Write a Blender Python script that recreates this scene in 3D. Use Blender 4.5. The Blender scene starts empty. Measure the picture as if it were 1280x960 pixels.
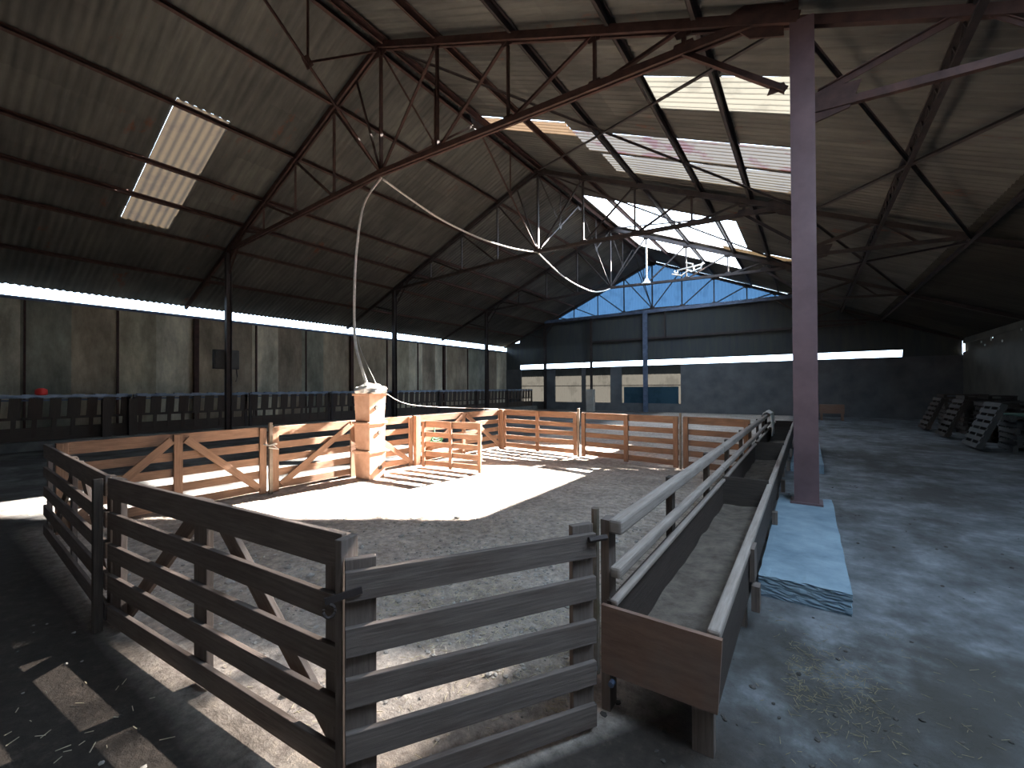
import bpy, math, random
from mathutils import Vector, Matrix
random.seed(7)
C = bpy.context.scene.collection
sc = bpy.context.scene

# ------------------------------------------------------------------ camera
yaw, pit, roll = 0.6042, 0.0082, -0.005
c_, s_ = math.cos(yaw), math.sin(yaw)
F = Vector((-s_*math.cos(pit), c_*math.cos(pit), math.sin(pit)))
R = Vector((c_, s_, 0)); U = R.cross(F)
R2 = math.cos(roll)*R + math.sin(roll)*U
U2 = -math.sin(roll)*R + math.cos(roll)*U
cam = bpy.data.cameras.new('camera'); cam.sensor_width = 36; cam.lens = 534.74/1280*36
cam.clip_start = .05; cam.clip_end = 300
co = bpy.data.objects.new('camera', cam); C.objects.link(co)
M3 = Matrix((R2, U2, -F)).transposed()
co.matrix_world = Matrix.Translation((0, 0, 1.65)) @ M3.to_4x4()
sc.camera = co

# ------------------------------------------------------------------ sky, sun, exposure
SKY = (.60, .78, 1.0); SKY_STRENGTH = 7
SUN_DIR = Vector((.20, 1.68, 1.0)); SUN_STRENGTH = 170; SUN_COLOR = (1, .92, .84)
AISLE_POWER = 200; AISLE_COLOR = (.45, .72, 1.0)
w = bpy.data.worlds.new('sky'); sc.world = w; w.use_nodes = True
bg = w.node_tree.nodes['Background']; bg.inputs[0].default_value = (*SKY, 1); bg.inputs[1].default_value = SKY_STRENGTH
_nt = w.node_tree; _tc = _nt.nodes.new('ShaderNodeTexCoord'); _sx = _nt.nodes.new('ShaderNodeSeparateXYZ'); _cr = _nt.nodes.new('ShaderNodeValToRGB')
_nt.links.new(_tc.outputs['Generated'], _sx.inputs[0]); _nt.links.new(_sx.outputs[2], _cr.inputs[0]); _nt.links.new(_cr.outputs[0], bg.inputs[0])
_e = _cr.color_ramp.elements; _e[0].position = 0; _e[0].color = (.035, .032, .028, 1); _e[1].position = .02; _e[1].color = (*SKY, 1)   # dull ground below the horizon
sl = bpy.data.lights.new('sun', 'SUN'); sl.energy = SUN_STRENGTH; sl.color = SUN_COLOR; sl.angle = .012
so = bpy.data.objects.new('sun', sl); C.objects.link(so)
so.rotation_euler = SUN_DIR.to_track_quat('Z', 'Y').to_euler(); so.location = (0, 30, 30)
# daylight coming down through the rooflight over the right aisle, above and beside the photographer
al = bpy.data.lights.new('aisle_rooflight_daylight', 'AREA'); al.shape = 'RECTANGLE'; al.size = 1.9; al.size_y = 5.4
al.energy = AISLE_POWER; al.color = AISLE_COLOR
ao = bpy.data.objects.new('aisle_rooflight_daylight', al); C.objects.link(ao)
ao.location = (2.0, 2.6, 5.55); ao.rotation_euler = (0, math.atan(-.42), 0)
sc.view_settings.view_transform = 'Standard'; sc.view_settings.look = 'None'
sc.view_settings.exposure = 0.0; sc.view_settings.gamma = 1; sc.view_settings.use_curve_mapping = False
sc.cycles.max_bounces = 10; sc.cycles.diffuse_bounces = 6; sc.cycles.transparent_max_bounces = 12
sc.cycles.caustics_reflective = False; sc.cycles.caustics_refractive = False
sc.cycles.use_denoising = True

# ------------------------------------------------------------------ material helpers
def mat(name):
    m = bpy.data.materials.new(name); m.use_nodes = True
    nt = m.node_tree; nt.nodes.clear()
    out = nt.nodes.new('ShaderNodeOutputMaterial')
    b = nt.nodes.new('ShaderNodeBsdfPrincipled'); b.inputs['Roughness'].default_value = .85
    nt.links.new(b.outputs[0], out.inputs[0])
    return m, nt, b, out
def N(nt, t, **k):
    n = nt.nodes.new(t)
    for a, v in k.items():
        if a in n.inputs.keys(): n.inputs[a].default_value = v
        else: setattr(n, a, v)
    return n
def L(nt, a, b): nt.links.new(a, b)
def coords(nt, kind='Object', scale=(1, 1, 1), loc=(0, 0, 0)):
    tc = N(nt, 'ShaderNodeTexCoord'); mp = N(nt, 'ShaderNodeMapping')
    mp.inputs['Scale'].default_value = scale; mp.inputs['Location'].default_value = loc
    L(nt, tc.outputs[kind], mp.inputs[0]); return mp.outputs[0]
def noise(nt, vec, scale, detail=6, rough=.6):
    n = N(nt, 'ShaderNodeTexNoise'); n.inputs['Scale'].default_value = scale
    n.inputs['Detail'].default_value = detail; n.inputs['Roughness'].default_value = rough
    L(nt, vec, n.inputs['Vector']); return n.outputs['Fac']
def ramp(nt, fac, stops):
    r = N(nt, 'ShaderNodeValToRGB'); e = r.color_ramp.elements
    e[0].position, e[0].color = stops[0][0], (*stops[0][1], 1)
    e[1].position, e[1].color = stops[-1][0], (*stops[-1][1], 1)
    for p, c in stops[1:-1]:
        x = e.new(p); x.color = (*c, 1)
    L(nt, fac, r.inputs[0]); return r.outputs[0]
def mix(nt, fac, a, b, blend='MIX'):
    m = N(nt, 'ShaderNodeMix', data_type='RGBA', blend_type=blend)
    for s, v in ((0, fac), (6, a), (7, b)):
        if hasattr(v, 'is_linked') or isinstance(v, bpy.types.NodeSocket): L(nt, v, m.inputs[s])
        elif isinstance(v, tuple): m.inputs[s].default_value = (*v, 1)
        else: m.inputs[s].default_value = v
    return m.outputs[2]
def bump(nt, b, h, strength=.4, dist=.02):
    n = N(nt, 'ShaderNodeBump'); n.inputs['Strength'].default_value = strength; n.inputs['Distance'].default_value = dist
    L(nt, h, n.inputs['Height']); L(nt, n.outputs[0], b.inputs['Normal'])
def simple(name, c1, c2, scale=6, rough=.85, metal=0, bmp=.2, stretch=(1, 1, 1), kind='Object'):
    m, nt, b, o = mat(name)
    v = coords(nt, kind, stretch)
    f = noise(nt, v, scale)
    L(nt, ramp(nt, f, [(.3, c1), (.7, c2)]), b.inputs['Base Color'])
    b.inputs['Roughness'].default_value = rough; b.inputs['Metallic'].default_value = metal
    if bmp: bump(nt, b, noise(nt, v, scale*6), bmp, .01)
    return m
def wood(name, dark, light, stain=(.07, .05, .04), amt=.5):
    m, nt, b, o = mat(name)
    v = coords(nt, 'UV', (1.2, 22, 1))
    g = noise(nt, v, 3, 8, .65)
    base = ramp(nt, g, [(.28, dark), (.52, tuple((x+y)/2 for x, y in zip(dark, light))), (.75, light)])
    v2 = coords(nt, 'UV', (1, 2.5, 1)); s = noise(nt, v2, 2.2, 5)
    sf = ramp(nt, s, [(.48, (0, 0, 0)), (.72, (amt, amt, amt))])
    L(nt, mix(nt, sf, base, stain), b.inputs['Base Color'])
    b.inputs['Roughness'].default_value = .8
    bump(nt, b, g, .5, .006)
    return m
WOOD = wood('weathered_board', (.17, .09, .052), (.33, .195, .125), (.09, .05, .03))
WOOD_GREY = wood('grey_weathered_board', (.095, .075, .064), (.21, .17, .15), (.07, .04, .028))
WOOD_TROUGH = wood('brown_trough_board', (.028, .019, .015), (.07, .048, .038))
WOOD_RAIL = wood('worn_smooth_rail', (.24, .195, .165), (.42, .36, .32), amt=.35)
WOOD_DARK = wood('dark_board', (.03, .024, .02), (.08, .062, .05))
PLY = wood('brown_plywood', (.17, .095, .066), (.27, .165, .12), (.20, .17, .15), .6)
RUST = simple('rusty_steel', (.035, .017, .014), (.085, .04, .032), 5, .75, .2)
STEEL = simple('dark_steel', (.022, .02, .022), (.06, .045, .042), 4, .6, .3)
PURPLE = simple('oxide_red_painted_steel', (.10, .06, .066), (.16, .10, .108), 2.5, .55, .1)
BLUESTEEL = simple('blue_grey_galvanised_steel', (.07, .10, .16), (.15, .20, .30), 4, .5, .4)
BLUEPALE = simple('pale_blue_galvanised', (.14, .19, .27), (.28, .36, .48), 4, .5, .2)
PICKET = simple('grey_steel_picket', (.12, .10, .06), (.25, .2, .17), 9, .6, .4)
FLUE = simple('terracotta_flue_clay', (.40, .22, .14), (.62, .40, .29), 4, .85, 0, .3)
ROPE = simple('pale_cable_sheath', (.5, .48, .45), (.75, .72, .68), 12, .7)
FLEECE = simple('white_fleece', (.6, .57, .52), (.85, .83, .8), 10, .95, 0, .8)
BOXM = simple('dark_box_paint', (.02, .022, .022), (.05, .05, .048), 5, .6)
RED = simple('red_plastic', (.7, .03, .03), (.85, .06, .05), 3, .4)
GREEN = simple('cord_coil', (.02, .16, .06), (.04, .28, .15), 10, .8)
STRAW = simple('straw', (.42, .36, .24), (.72, .64, .47), 3, .9, 0, 0)
STONE = simple('pale_stone', (.22, .20, .18), (.52, .49, .45), 3, .9)
STRAWD = simple('dull_straw', (.12, .10, .06), (.36, .30, .18), 14, .9, 0, 0)
HAY = simple('trodden_hay', (.075, .058, .045), (.19, .155, .125), 9, .95, 0, .8)
LAMPM = simple('lamp_enamel', (.6, .6, .58), (.8, .8, .78), 5, .5)

def roof_mat(name, a, b_, stain=(.16, .05, .025)):
    m, nt, b, o = mat(name)
    v = coords(nt, 'Object')
    f1 = noise(nt, v, .45, 5); base = ramp(nt, f1, [(.3, a), (.7, b_)])
    v2 = coords(nt, 'Object', (.5, 5.5, .5)); f2 = noise(nt, v2, 1.1, 6)
    base = mix(nt, .75, base, ramp(nt, f2, [(.3, (.55, .56, .58)), (.7, (1.35, 1.3, 1.25))]), 'MULTIPLY')
    # one sheet differs from the next
    sp = N(nt, 'ShaderNodeSeparateXYZ'); tc = N(nt, 'ShaderNodeTexCoord'); L(nt, tc.outputs['Object'], sp.inputs[0])
    q = []
    for s_i, size in ((0, 1.85), (1, 1.08)):
        d = N(nt, 'ShaderNodeMath', operation='DIVIDE'); L(nt, sp.outputs[s_i], d.inputs[0]); d.inputs[1].default_value = size
        fl = N(nt, 'ShaderNodeMath', operation='FLOOR'); L(nt, d.outputs[0], fl.inputs[0]); q.append(fl.outputs[0])
    cb = N(nt, 'ShaderNodeCombineXYZ'); L(nt, q[0], cb.inputs[0]); L(nt, q[1], cb.inputs[1])
    wn = N(nt, 'ShaderNodeTexWhiteNoise'); L(nt, cb.outputs[0], wn.inputs['Vector'])
    base = mix(nt, .6, base, ramp(nt, wn.outputs['Value'], [(0, (.72, .72, .72)), (1, (1.25, 1.24, 1.22))]), 'MULTIPLY')
    v3 = coords(nt, 'Object', (1.2, 2.6, 1.2), (3.1, 1.7, 0)); f3 = noise(nt, v3, .55, 7, .7)
    base = mix(nt, ramp(nt, f3, [(.62, (0, 0, 0)), (.70, (.75, .75, .75))]), base, stain)
    L(nt, base, b.inputs['Base Color']); b.inputs['Roughness'].default_value = .9
    return m
ROOF = roof_mat('asbestos_cement_sheet', (.062, .063, .060), (.118, .121, .113))
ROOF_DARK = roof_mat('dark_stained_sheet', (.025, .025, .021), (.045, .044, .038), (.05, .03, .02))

def glazing(name, col, transp, transl=.6, tint2=None):
    m, nt, b, o = mat(name); nt.nodes.remove(b)
    v = coords(nt, 'Object', (1, 1, 1)); f = noise(nt, v, 1.3, 5)
    cr = ramp(nt, f, [(.52, col), (.60, tint2 or tuple(x*.8 for x in col))])
    tl = N(nt, 'ShaderNodeBsdfTranslucent'); L(nt, cr, tl.inputs[0])
    df = N(nt, 'ShaderNodeBsdfDiffuse'); L(nt, cr, df.inputs[0])
    tp = N(nt, 'ShaderNodeBsdfTransparent')
    m1 = N(nt, 'ShaderNodeMixShader'); m1.inputs[0].default_value = transl; L(nt, df.outputs[0], m1.inputs[1]); L(nt, tl.outputs[0], m1.inputs[2])
    m2 = N(nt, 'ShaderNodeMixShader'); m2.inputs[0].default_value = transp; L(nt, m1.outputs[0], m2.inputs[1]); L(nt, tp.outputs[0], m2.inputs[2])
    L(nt, m2.outputs[0], o.inputs[0]); return m
CLEAR = glazing('clear_roof_light', (.9, .9, .9), .93, .7)
CREAM = glazing('yellowed_translucent_sheet', (.085, .060, .032), .01, .08, (.072, .050, .028))
WHITE_GRP = glazing('white_translucent_sheet', (.15, .145, .12), .01, .12)
STAINED = glazing('red_stained_translucent_sheet', (.07, .058, .043), .05, .09, (.05, .014, .011))
WARMP = glazing('warm_cream_sheet', (.072, .060, .040), .055, .09, (.062, .05, .035))
ORANGE = glazing('orange_translucent_sheet', (.11, .075, .045), .01, .12)
BLUEG = glazing('flare_blue_gable_sheet', (.022, .06, .13), .0, .10, (.018, .05, .11))  # lens flare over the gable is put into this sheet's blue
WINB = glazing('milky_window_sheet', (.035, .034, .030), .0, .18)
WINBL = glazing('blue_window_sheet', (.04, .085, .12), .0, .2)

# ------------------------------------------------------------------ mesh helpers
class MB:
    def __init__(s): s.v = []; s.f = []; s.uv = []
    def quad(s, ps, uvs=None):
        i = len(s.v); s.v += [tuple(p) for p in ps]; s.f.append(tuple(range(i, i+len(ps))))
        s.uv.append(uvs or [(0, 0)]*len(ps))
    def bar(s, p0, p1, w, h, up=(0, 0, 1), w1=None, h1=None):
        p0, p1 = Vector(p0), Vector(p1); d = (p1-p0); ln = d.length; d.normalize()
        up = Vector(up); x = d.cross(up)
        if x.length < 1e-4: x = d.cross(Vector((0, 1, 0)))
        x.normalize(); y = x.cross(d)
        w1 = w if w1 is None else w1; h1 = h if h1 is None else h1
        a = [p0 + x*sx*w/2 + y*sy*h/2 for sx, sy in ((-1, -1), (1, -1), (1, 1), (-1, 1))]
        b = [p1 + x*sx*w1/2 + y*sy*h1/2 for sx, sy in ((-1, -1), (1, -1), (1, 1), (-1, 1))]
        o = random.random()*50; q = random.random()*9
        for i, (j, ex) in enumerate(((1, w), (2, h), (3, w), (0, h))):
            vv = q+i*.37
            s.quad([a[i], a[j], b[j], b[i]], [(o, vv), (o, vv+ex), (o+ln, vv+ex), (o+ln, vv)])
        s.quad([a[3], a[2], a[1], a[0]], [(o, q), (o+w, q), (o+w, q+h), (o, q+h)])
        s.quad(b, [(o, q), (o+w, q), (o+w, q+h), (o, q+h)])
        return s
    def box(s, cx, cy, cz, sx, sy, sz):
        if sx >= sy and sx >= sz: return s.bar((cx-sx/2, cy, cz), (cx+sx/2, cy, cz), sy, sz)
        if sy >= sz: return s.bar((cx, cy-sy/2, cz), (cx, cy+sy/2, cz), sx, sz)
        return s.bar((cx, cy, cz-sz/2), (cx, cy, cz+sz/2), sx, sy, (0, 1, 0))
    def tube(s, pts, r, n=8):
        pts = [Vector(p) for p in pts]; rings = []
        for i, p in enumerate(pts):
            d = (pts[min(i+1, len(pts)-1)] - pts[max(i-1, 0)]).normalized()
            a = d.cross(Vector((0, 0, 1)))
            if a.length < .05: a = d.cross(Vector((0, 1, 0)))
            a.normalize(); b = d.cross(a); rr = r[i] if isinstance(r, (list, tuple)) else r
            rings.append([p + a*rr*math.cos(2*math.pi*k/n) + b*rr*math.sin(2*math.pi*k/n) for k in range(n)])
        for A, B in zip(rings, rings[1:]):
            for k in range(n): s.quad([A[k], A[(k+1) % n], B[(k+1) % n], B[k]])
        s.quad(rings[0][::-1]); s.quad(rings[-1]); return s
    def poly(s, pts, n, t):   # flat plate of thickness t along n
        n = Vector(n).normalized()*t/2; P = [Vector(p) for p in pts]
        s.quad([p+n for p in P]); s.quad([p-n for p in P][::-1])
        for i in range(len(P)):
            j = (i+1) % len(P); s.quad([P[i]-n, P[j]-n, P[j]+n, P[i]+n])
        return s
    def build(s, name, m, parent=None, smooth=False, bevel=0):
        me = bpy.data.meshes.new(name); me.from_pydata(s.v, [], s.f)
        uvl = me.uv_layers.new(name='UVMap'); k = 0
        flat = [c for f in s.uv for p in f for c in p]; uvl.data.foreach_set('uv', flat)
        me.materials.append(m)
        import bmesh
        bm = bmesh.new(); bm.from_mesh(me)
        bmesh.ops.remove_doubles(bm, verts=bm.verts, dist=1e-5)
        bmesh.ops.recalc_face_normals(bm, faces=bm.faces); bm.to_mesh(me); bm.free()
        if smooth:
            for p in me.polygons: p.use_smooth = True
        o = bpy.data.objects.new(name, me); C.objects.link(o)
        if parent: o.parent = parent
        if bevel:
            b = o.modifiers.new('soft_edges', 'BEVEL'); b.width = bevel; b.segments = 2; b.limit_method = 'ANGLE'
        return o
def tag(o, label, cat, group=None, kind=None):
    o['label'] = label; o['category'] = cat
    if group: o['group'] = group
    if kind: o['kind'] = kind
    return o
def thing(name, label, cat, loc=(0, 0, 0), rz=0, group=None):
    o = bpy.data.objects.new(name, None); C.objects.link(o); o.location = loc; o.rotation_euler = (0, 0, rz)
    o.empty_display_size = .1
    return tag(o, label, cat, group)
def struct(o, label=None, cat=None):
    o['kind'] = 'structure'
    if label: o['label'] = label
    if cat: o['category'] = cat
    return o
ORD = ['first', 'second', 'third', 'fourth', 'fifth', 'sixth', 'seventh', 'eighth', 'ninth', 'tenth', 'eleventh', 'twelfth']

# ------------------------------------------------------------------ dimensions
XL, XR, XM = -16.4, -.05, -8.3
ZR, ZC = 9.80, 6.76
SL = .42
Y1, BAY = 6.57, 7.21
TR = [Y1+BAY*k for k in (-1, 0, 1, 2, 3)]
YN, YF = -7.0, 28.45
def zraf(x): return ZR - SL*abs(x-XM)          # rafter centre line
def zroof(x): return zraf(x) + .24             # underside of sheets

# ------------------------------------------------------------------ floor
m, nt, b, o = mat('barn_floor')
v = coords(nt, 'Object')
sp = N(nt, 'ShaderNodeSeparateXYZ'); L(nt, v, sp.inputs[0])
big = noise(nt, v, 1.1, 8, .7); fine = noise(nt, v, 11, 10, .75); mid = noise(nt, v, 2.6, 7, .65)
dirt = ramp(nt, big, [(.3, (.29, .245, .205)), (.5, (.43, .37, .32)), (.7, (.58, .52, .46))])
dirt = mix(nt, .8, dirt, ramp(nt, fine, [(.34, (.35, .32, .3)), (.52, (1, 1, 1)), (.68, (1.7, 1.65, 1.55))]), 'MULTIPLY')
conc = ramp(nt, mid, [(.32, (.085, .09, .095)), (.5, (.165, .175, .185)), (.68, (.28, .30, .32))])
conc = mix(nt, .5, conc, ramp(nt, fine, [(.35, (.6, .6, .6)), (.7, (1.25, 1.25, 1.25))]), 'MULTIPLY')
st = noise(nt, coords(nt, 'Object', (1, .55, 1), (4.2, .3, 0)), .62, 6, .7)
conc = mix(nt, ramp(nt, st, [(.47, (0, 0, 0)), (.60, (.85, .85, .85))]), conc, (.055, .052, .048))
mr = N(nt, 'ShaderNodeMapRange'); L(nt, sp.outputs[0], mr.inputs[0]); mr.inputs[1].default_value = -.85; mr.inputs[2].default_value = -.45
col = mix(nt, mr.outputs[0], dirt, conc)
lf = N(nt, 'ShaderNodeMapRange'); L(nt, sp.outputs[0], lf.inputs[0]); lf.inputs[1].default_value = -7.9; lf.inputs[2].default_value = -7.2
leftc = mix(nt, ramp(nt, noise(nt, v, .9, 6, .7), [(.45, (0, 0, 0)), (.65, (1, 1, 1))]), (.045, .042, .038), (.17, .17, .165))
col = mix(nt, lf.outputs[0], leftc, col)
# dark trodden earth outside the near and left sides of the pen, plus painted shade under the trough
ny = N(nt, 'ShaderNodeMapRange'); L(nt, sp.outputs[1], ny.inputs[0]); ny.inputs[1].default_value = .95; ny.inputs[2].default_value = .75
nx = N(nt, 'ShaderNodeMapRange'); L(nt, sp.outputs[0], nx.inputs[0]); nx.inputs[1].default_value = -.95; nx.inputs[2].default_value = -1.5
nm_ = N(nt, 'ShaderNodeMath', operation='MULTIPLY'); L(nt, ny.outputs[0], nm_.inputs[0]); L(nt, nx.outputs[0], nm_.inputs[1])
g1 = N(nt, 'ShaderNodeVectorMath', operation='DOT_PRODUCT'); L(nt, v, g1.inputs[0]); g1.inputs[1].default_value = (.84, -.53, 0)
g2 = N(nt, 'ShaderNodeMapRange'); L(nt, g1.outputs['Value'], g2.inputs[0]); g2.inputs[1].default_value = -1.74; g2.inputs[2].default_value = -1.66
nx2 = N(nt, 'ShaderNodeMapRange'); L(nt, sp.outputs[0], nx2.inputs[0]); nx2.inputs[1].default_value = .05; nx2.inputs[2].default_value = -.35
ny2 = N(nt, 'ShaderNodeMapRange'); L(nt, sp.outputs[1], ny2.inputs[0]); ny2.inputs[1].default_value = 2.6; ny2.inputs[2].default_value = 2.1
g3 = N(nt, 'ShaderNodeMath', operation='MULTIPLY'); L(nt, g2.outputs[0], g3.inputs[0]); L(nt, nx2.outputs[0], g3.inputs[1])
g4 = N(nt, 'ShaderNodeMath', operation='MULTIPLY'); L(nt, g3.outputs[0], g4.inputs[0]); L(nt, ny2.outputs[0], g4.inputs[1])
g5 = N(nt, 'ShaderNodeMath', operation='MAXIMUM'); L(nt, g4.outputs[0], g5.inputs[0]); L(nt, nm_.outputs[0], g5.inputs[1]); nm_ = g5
# manure and chaff stains on the concrete, with the soft shadow before the plinth painted in
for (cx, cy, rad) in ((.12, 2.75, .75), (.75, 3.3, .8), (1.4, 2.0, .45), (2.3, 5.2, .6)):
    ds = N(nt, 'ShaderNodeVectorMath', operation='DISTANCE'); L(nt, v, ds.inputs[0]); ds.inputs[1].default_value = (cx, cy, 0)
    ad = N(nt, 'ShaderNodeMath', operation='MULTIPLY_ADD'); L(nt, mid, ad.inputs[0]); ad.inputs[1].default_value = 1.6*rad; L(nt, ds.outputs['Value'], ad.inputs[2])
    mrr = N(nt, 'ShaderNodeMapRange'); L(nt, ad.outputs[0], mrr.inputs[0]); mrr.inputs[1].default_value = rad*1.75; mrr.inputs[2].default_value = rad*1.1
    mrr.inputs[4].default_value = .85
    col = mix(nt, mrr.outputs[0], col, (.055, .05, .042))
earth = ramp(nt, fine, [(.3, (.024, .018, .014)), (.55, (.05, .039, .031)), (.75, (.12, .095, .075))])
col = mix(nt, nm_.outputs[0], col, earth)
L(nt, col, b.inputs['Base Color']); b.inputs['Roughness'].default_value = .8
h = N(nt, 'ShaderNodeMath', operation='ADD'); L(nt, fine, h.inputs[0]); L(nt, mid, h.inputs[1])
bump(nt, b, h.outputs[0], .7, .04)
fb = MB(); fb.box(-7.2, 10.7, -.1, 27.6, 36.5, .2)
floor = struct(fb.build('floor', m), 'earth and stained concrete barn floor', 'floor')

# ------------------------------------------------------------------ walls
def block_wall_mat(name, tones, blockw=1.13, bscale=1):
    m, nt, b, o = mat(name)
    v = coords(nt, 'Object'); sp = N(nt, 'ShaderNodeSeparateXYZ'); L(nt, v, sp.inputs[0])
    d = N(nt, 'ShaderNodeMath', operation='DIVIDE'); L(nt, sp.outputs[1], d.inputs[0]); d.inputs[1].default_value = blockw
    fl = N(nt, 'ShaderNodeMath', operation='FLOOR'); L(nt, d.outputs[0], fl.inputs[0])
    d2 = N(nt, 'ShaderNodeMath', operation='DIVIDE'); L(nt, sp.outputs[2], d2.inputs[0]); d2.inputs[1].default_value = 6.1
    fl2 = N(nt, 'ShaderNodeMath', operation='FLOOR'); L(nt, d2.outputs[0], fl2.inputs[0])
    cb = N(nt, 'ShaderNodeCombineXYZ'); L(nt, fl.outputs[0], cb.inputs[0]); L(nt, fl2.outputs[0], cb.inputs[1])
    wn = N(nt, 'ShaderNodeTexWhiteNoise'); L(nt, cb.outputs[0], wn.inputs['Vector'])
    r = N(nt, 'ShaderNodeValToRGB'); r.color_ramp.interpolation = 'CONSTANT'; e = r.color_ramp.elements
    for i, t in enumerate(tones):
        x = e[i] if i < 2 else e.new(i/len(tones)); x.position = i/len(tones); x.color = (*t, 1)
    L(nt, wn.outputs['Value'], r.inputs[0])
    n = noise(nt, coords(nt, 'Object', (1, 1, .4)), 1.3, 8, .7)
    base = mix(nt, .9, r.outputs[0], ramp(nt, n, [(.32, (.45, .45, .43)), (.5, (.9, .9, .88)), (.68, (1.5, 1.5, 1.45))]), 'MULTIPLY')
    L(nt, base, b.inputs['Base Color']); b.inputs['Roughness'].default_value = .9; bump(nt, b, n, .3, .02)
    return m
WALLL = block_wall_mat('patched_concrete_panels', [(.42, .38, .28), (.26, .26, .21), (.36, .30, .22), (.55, .51, .40), (.30, .25, .19), (.22, .22, .19)])
WALLF = simple('dark_concrete_block', (.07, .078, .085), (.13, .14, .15), 1.2, .9)
WALLR = simple('dim_rendered_block', (.10, .10, .085), (.17, .165, .14), 1.1, .9)
SHEETD = simple('dark_blue_grey_cladding', (.035, .042, .055), (.06, .07, .06), 1.5, .8, 0, .2, (3, 3, .4))
XW = -20.2
wl = MB(); wl.box(XW-.1, (YN+YF+.3)/2, 2.25, .2, YF-YN+.3, 4.50)
struct(wl.build('wall_left', WALLL), 'left side wall of patched pale concrete panels', 'wall')
XWR = 6.0
def hole_grid(x, y0, y1, z0, z1, n, holes, th):
    g = MB(); dy = (y1-y0)/n; mz = 5; dz = (z1-z0)/mz
    for i in range(n):
        for j in range(mz):
            if (i, j) in holes: continue
            g.box(x, y0+dy*(i+.5), z0+dz*(j+.5), th, dy, dz)
    return g
wr = MB(); wr.box(XWR+.1, (YN+YF)/2, 1.6, .2, YF-YN, 3.2)
hs = set()
rr = random.Random(3)
for k in range(26): hs.add((rr.randint(95, 225), rr.randint(0, 4)))
g = hole_grid(XWR+.1, YN, YF, 3.2, 3.6, 240, hs, .06)
wr.v += []; off = len(wr.v)
wr.f += [tuple(i+off for i in f) for f in g.f]; wr.v += g.v; wr.uv += g.uv
wr.box(XWR+.1, (YN+YF)/2, 3.72, .2, YF-YN, .24)
struct(wr.build('wall_right', WALLR), 'dim rendered block wall with small light holes', 'wall')
# far wall: solid base, translucent panes, long gap, dark cladding, blue gable
def farz(x): return 3.24+.012*(x+8)
base = MB(); PANES = [(-18.75, -16.6), (-15.7, -13.5), (-13.2, -11.3), (-10.5, -6.62)]
base.box((XW+XWR)/2, YF+.1, .28, XWR-XW, .2, .56)
edges = [XW] + [e for p in PANES for e in p] + [XWR]
for i in range(0, len(edges), 2): base.box((edges[i]+edges[i+1])/2, YF+.1, 1.82, edges[i+1]-edges[i], .2, 2.52)
struct(base.build('wall_back', WALLF), 'dark block wall at the far end', 'wall')
for i, (a, b_) in enumerate(PANES):
    p = MB(); nW = 24
    z0, z1 = .56, 3.08
    for k in range(nW):
        x0 = a+(b_-a)*k/nW; x1 = a+(b_-a)*(k+1)/nW; y0 = YF+.1+.02*(k % 2); y1_ = YF+.1+.02*((k+1) % 2)
        p.quad([(x0, y0, z0), (x1, y1_, z0), (x1, y1_, z1), (x0, y0, z1)])
    o = struct(p.build('window_%d' % (i+1), WINB), None)
    if i == 3:
        q = MB(); q.box((a+b_)/2, YF+.06, .56+.55, b_-a-.3, .03, 1.1); q.build('lower_sheet', WINBL, o)
    for zz in (1.75, ):
        q = MB(); q.box((a+b_)/2, YF-.01, zz, b_-a, .04, .05); q.build('glazing_bar', STEEL, o)
wu = MB(); wu.box((-18.9+4.0)/2, YF+.1, 5.08, 22.9, .12, 3.3)
wu.box((XW-18.9)/2, YF+.1, 4.0, XW*-1-18.9+.0, .12, 2.4); wu.poly([(3.9, YF+.1, 3.05), (6.0, YF+.1, 3.05), (6.0, YF+.1, 3.9), (4.0, YF+.1, 4.75)], (0, 1, 0), .12)
wu2 = struct(wu.build('wall_back', SHEETD), 'dark cladding above the long daylight gap at the far end', 'wall')
cp = MB(); cp.poly([(-19.2, YF+.17, 3.5), (4.4, YF+.17, 3.5), (4.4, YF+2.2, 3.75), (-19.2, YF+2.2, 3.75)], (0, -.1, 1), .05)  # unseen canopy, added to stop sun falling through the gap onto the floor
struct(cp.build('added_canopy', SHEETD), 'unseen outside canopy added to keep the sun out of the long gap in the far wall', 'canopy')
# gable cladding
gb = MB(); gw = 220; x0g, x1g = -18.4, 3.2
for k in range(gw):
    xa = x0g+(x1g-x0g)*k/gw; xb = x0g+(x1g-x0g)*(k+1)/gw
    ya = YF+.05+.03*(k % 2); yb = YF+.05+.03*((k+1) % 2)
    za, zb = zroof(xa)-.20, zroof(xb)-.20
    if za < 6.73 or zb < 6.73: continue
    gb.quad([(xa, ya, 6.72), (xb, yb, 6.72), (xb, yb, zb), (xa, ya, za)])
struct(gb.build('wall_gable', BLUEG), 'corrugated gable at the far end, coloured blue for lens flare', 'wall')
# near gable with wide open doorway (of the right side wall, beside the photographer)
wn_ = MB(); wn_.box((XW-.2)/2, YN-.1, 2.4, 20.0, .2, 4.8); wn_.box((XWR-.15-.2)/2, YN-.1, 2.2, XWR+.3, .2, 4.4)
wn_.poly([(XW, YN-.1, 4.6), (XWR, YN-.1, 4.2), (XWR, YN-.1, 3.9), (3.1, YN-.1, zroof(3.1)), (XM, YN-.1, zroof(XM)), (XW, YN-.1, zroof(XW))], (0, 1, 0), .2)
struct(wn_.build('wall_front', WALLF), 'block gable wall behind the viewpoint', 'wall')
# kerb under the feeders
kb = MB(); kb.box(-18.0, (YN+YF)/2, .12, 1.6, YF-YN-.2, .24)
struct(kb.build('trim_1', simple('feed_passage_concrete', (.07, .075, .075), (.2, .21, .2), 1.6, .85)), 'raised concrete kerb under the feed barriers', 'kerb')

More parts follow.
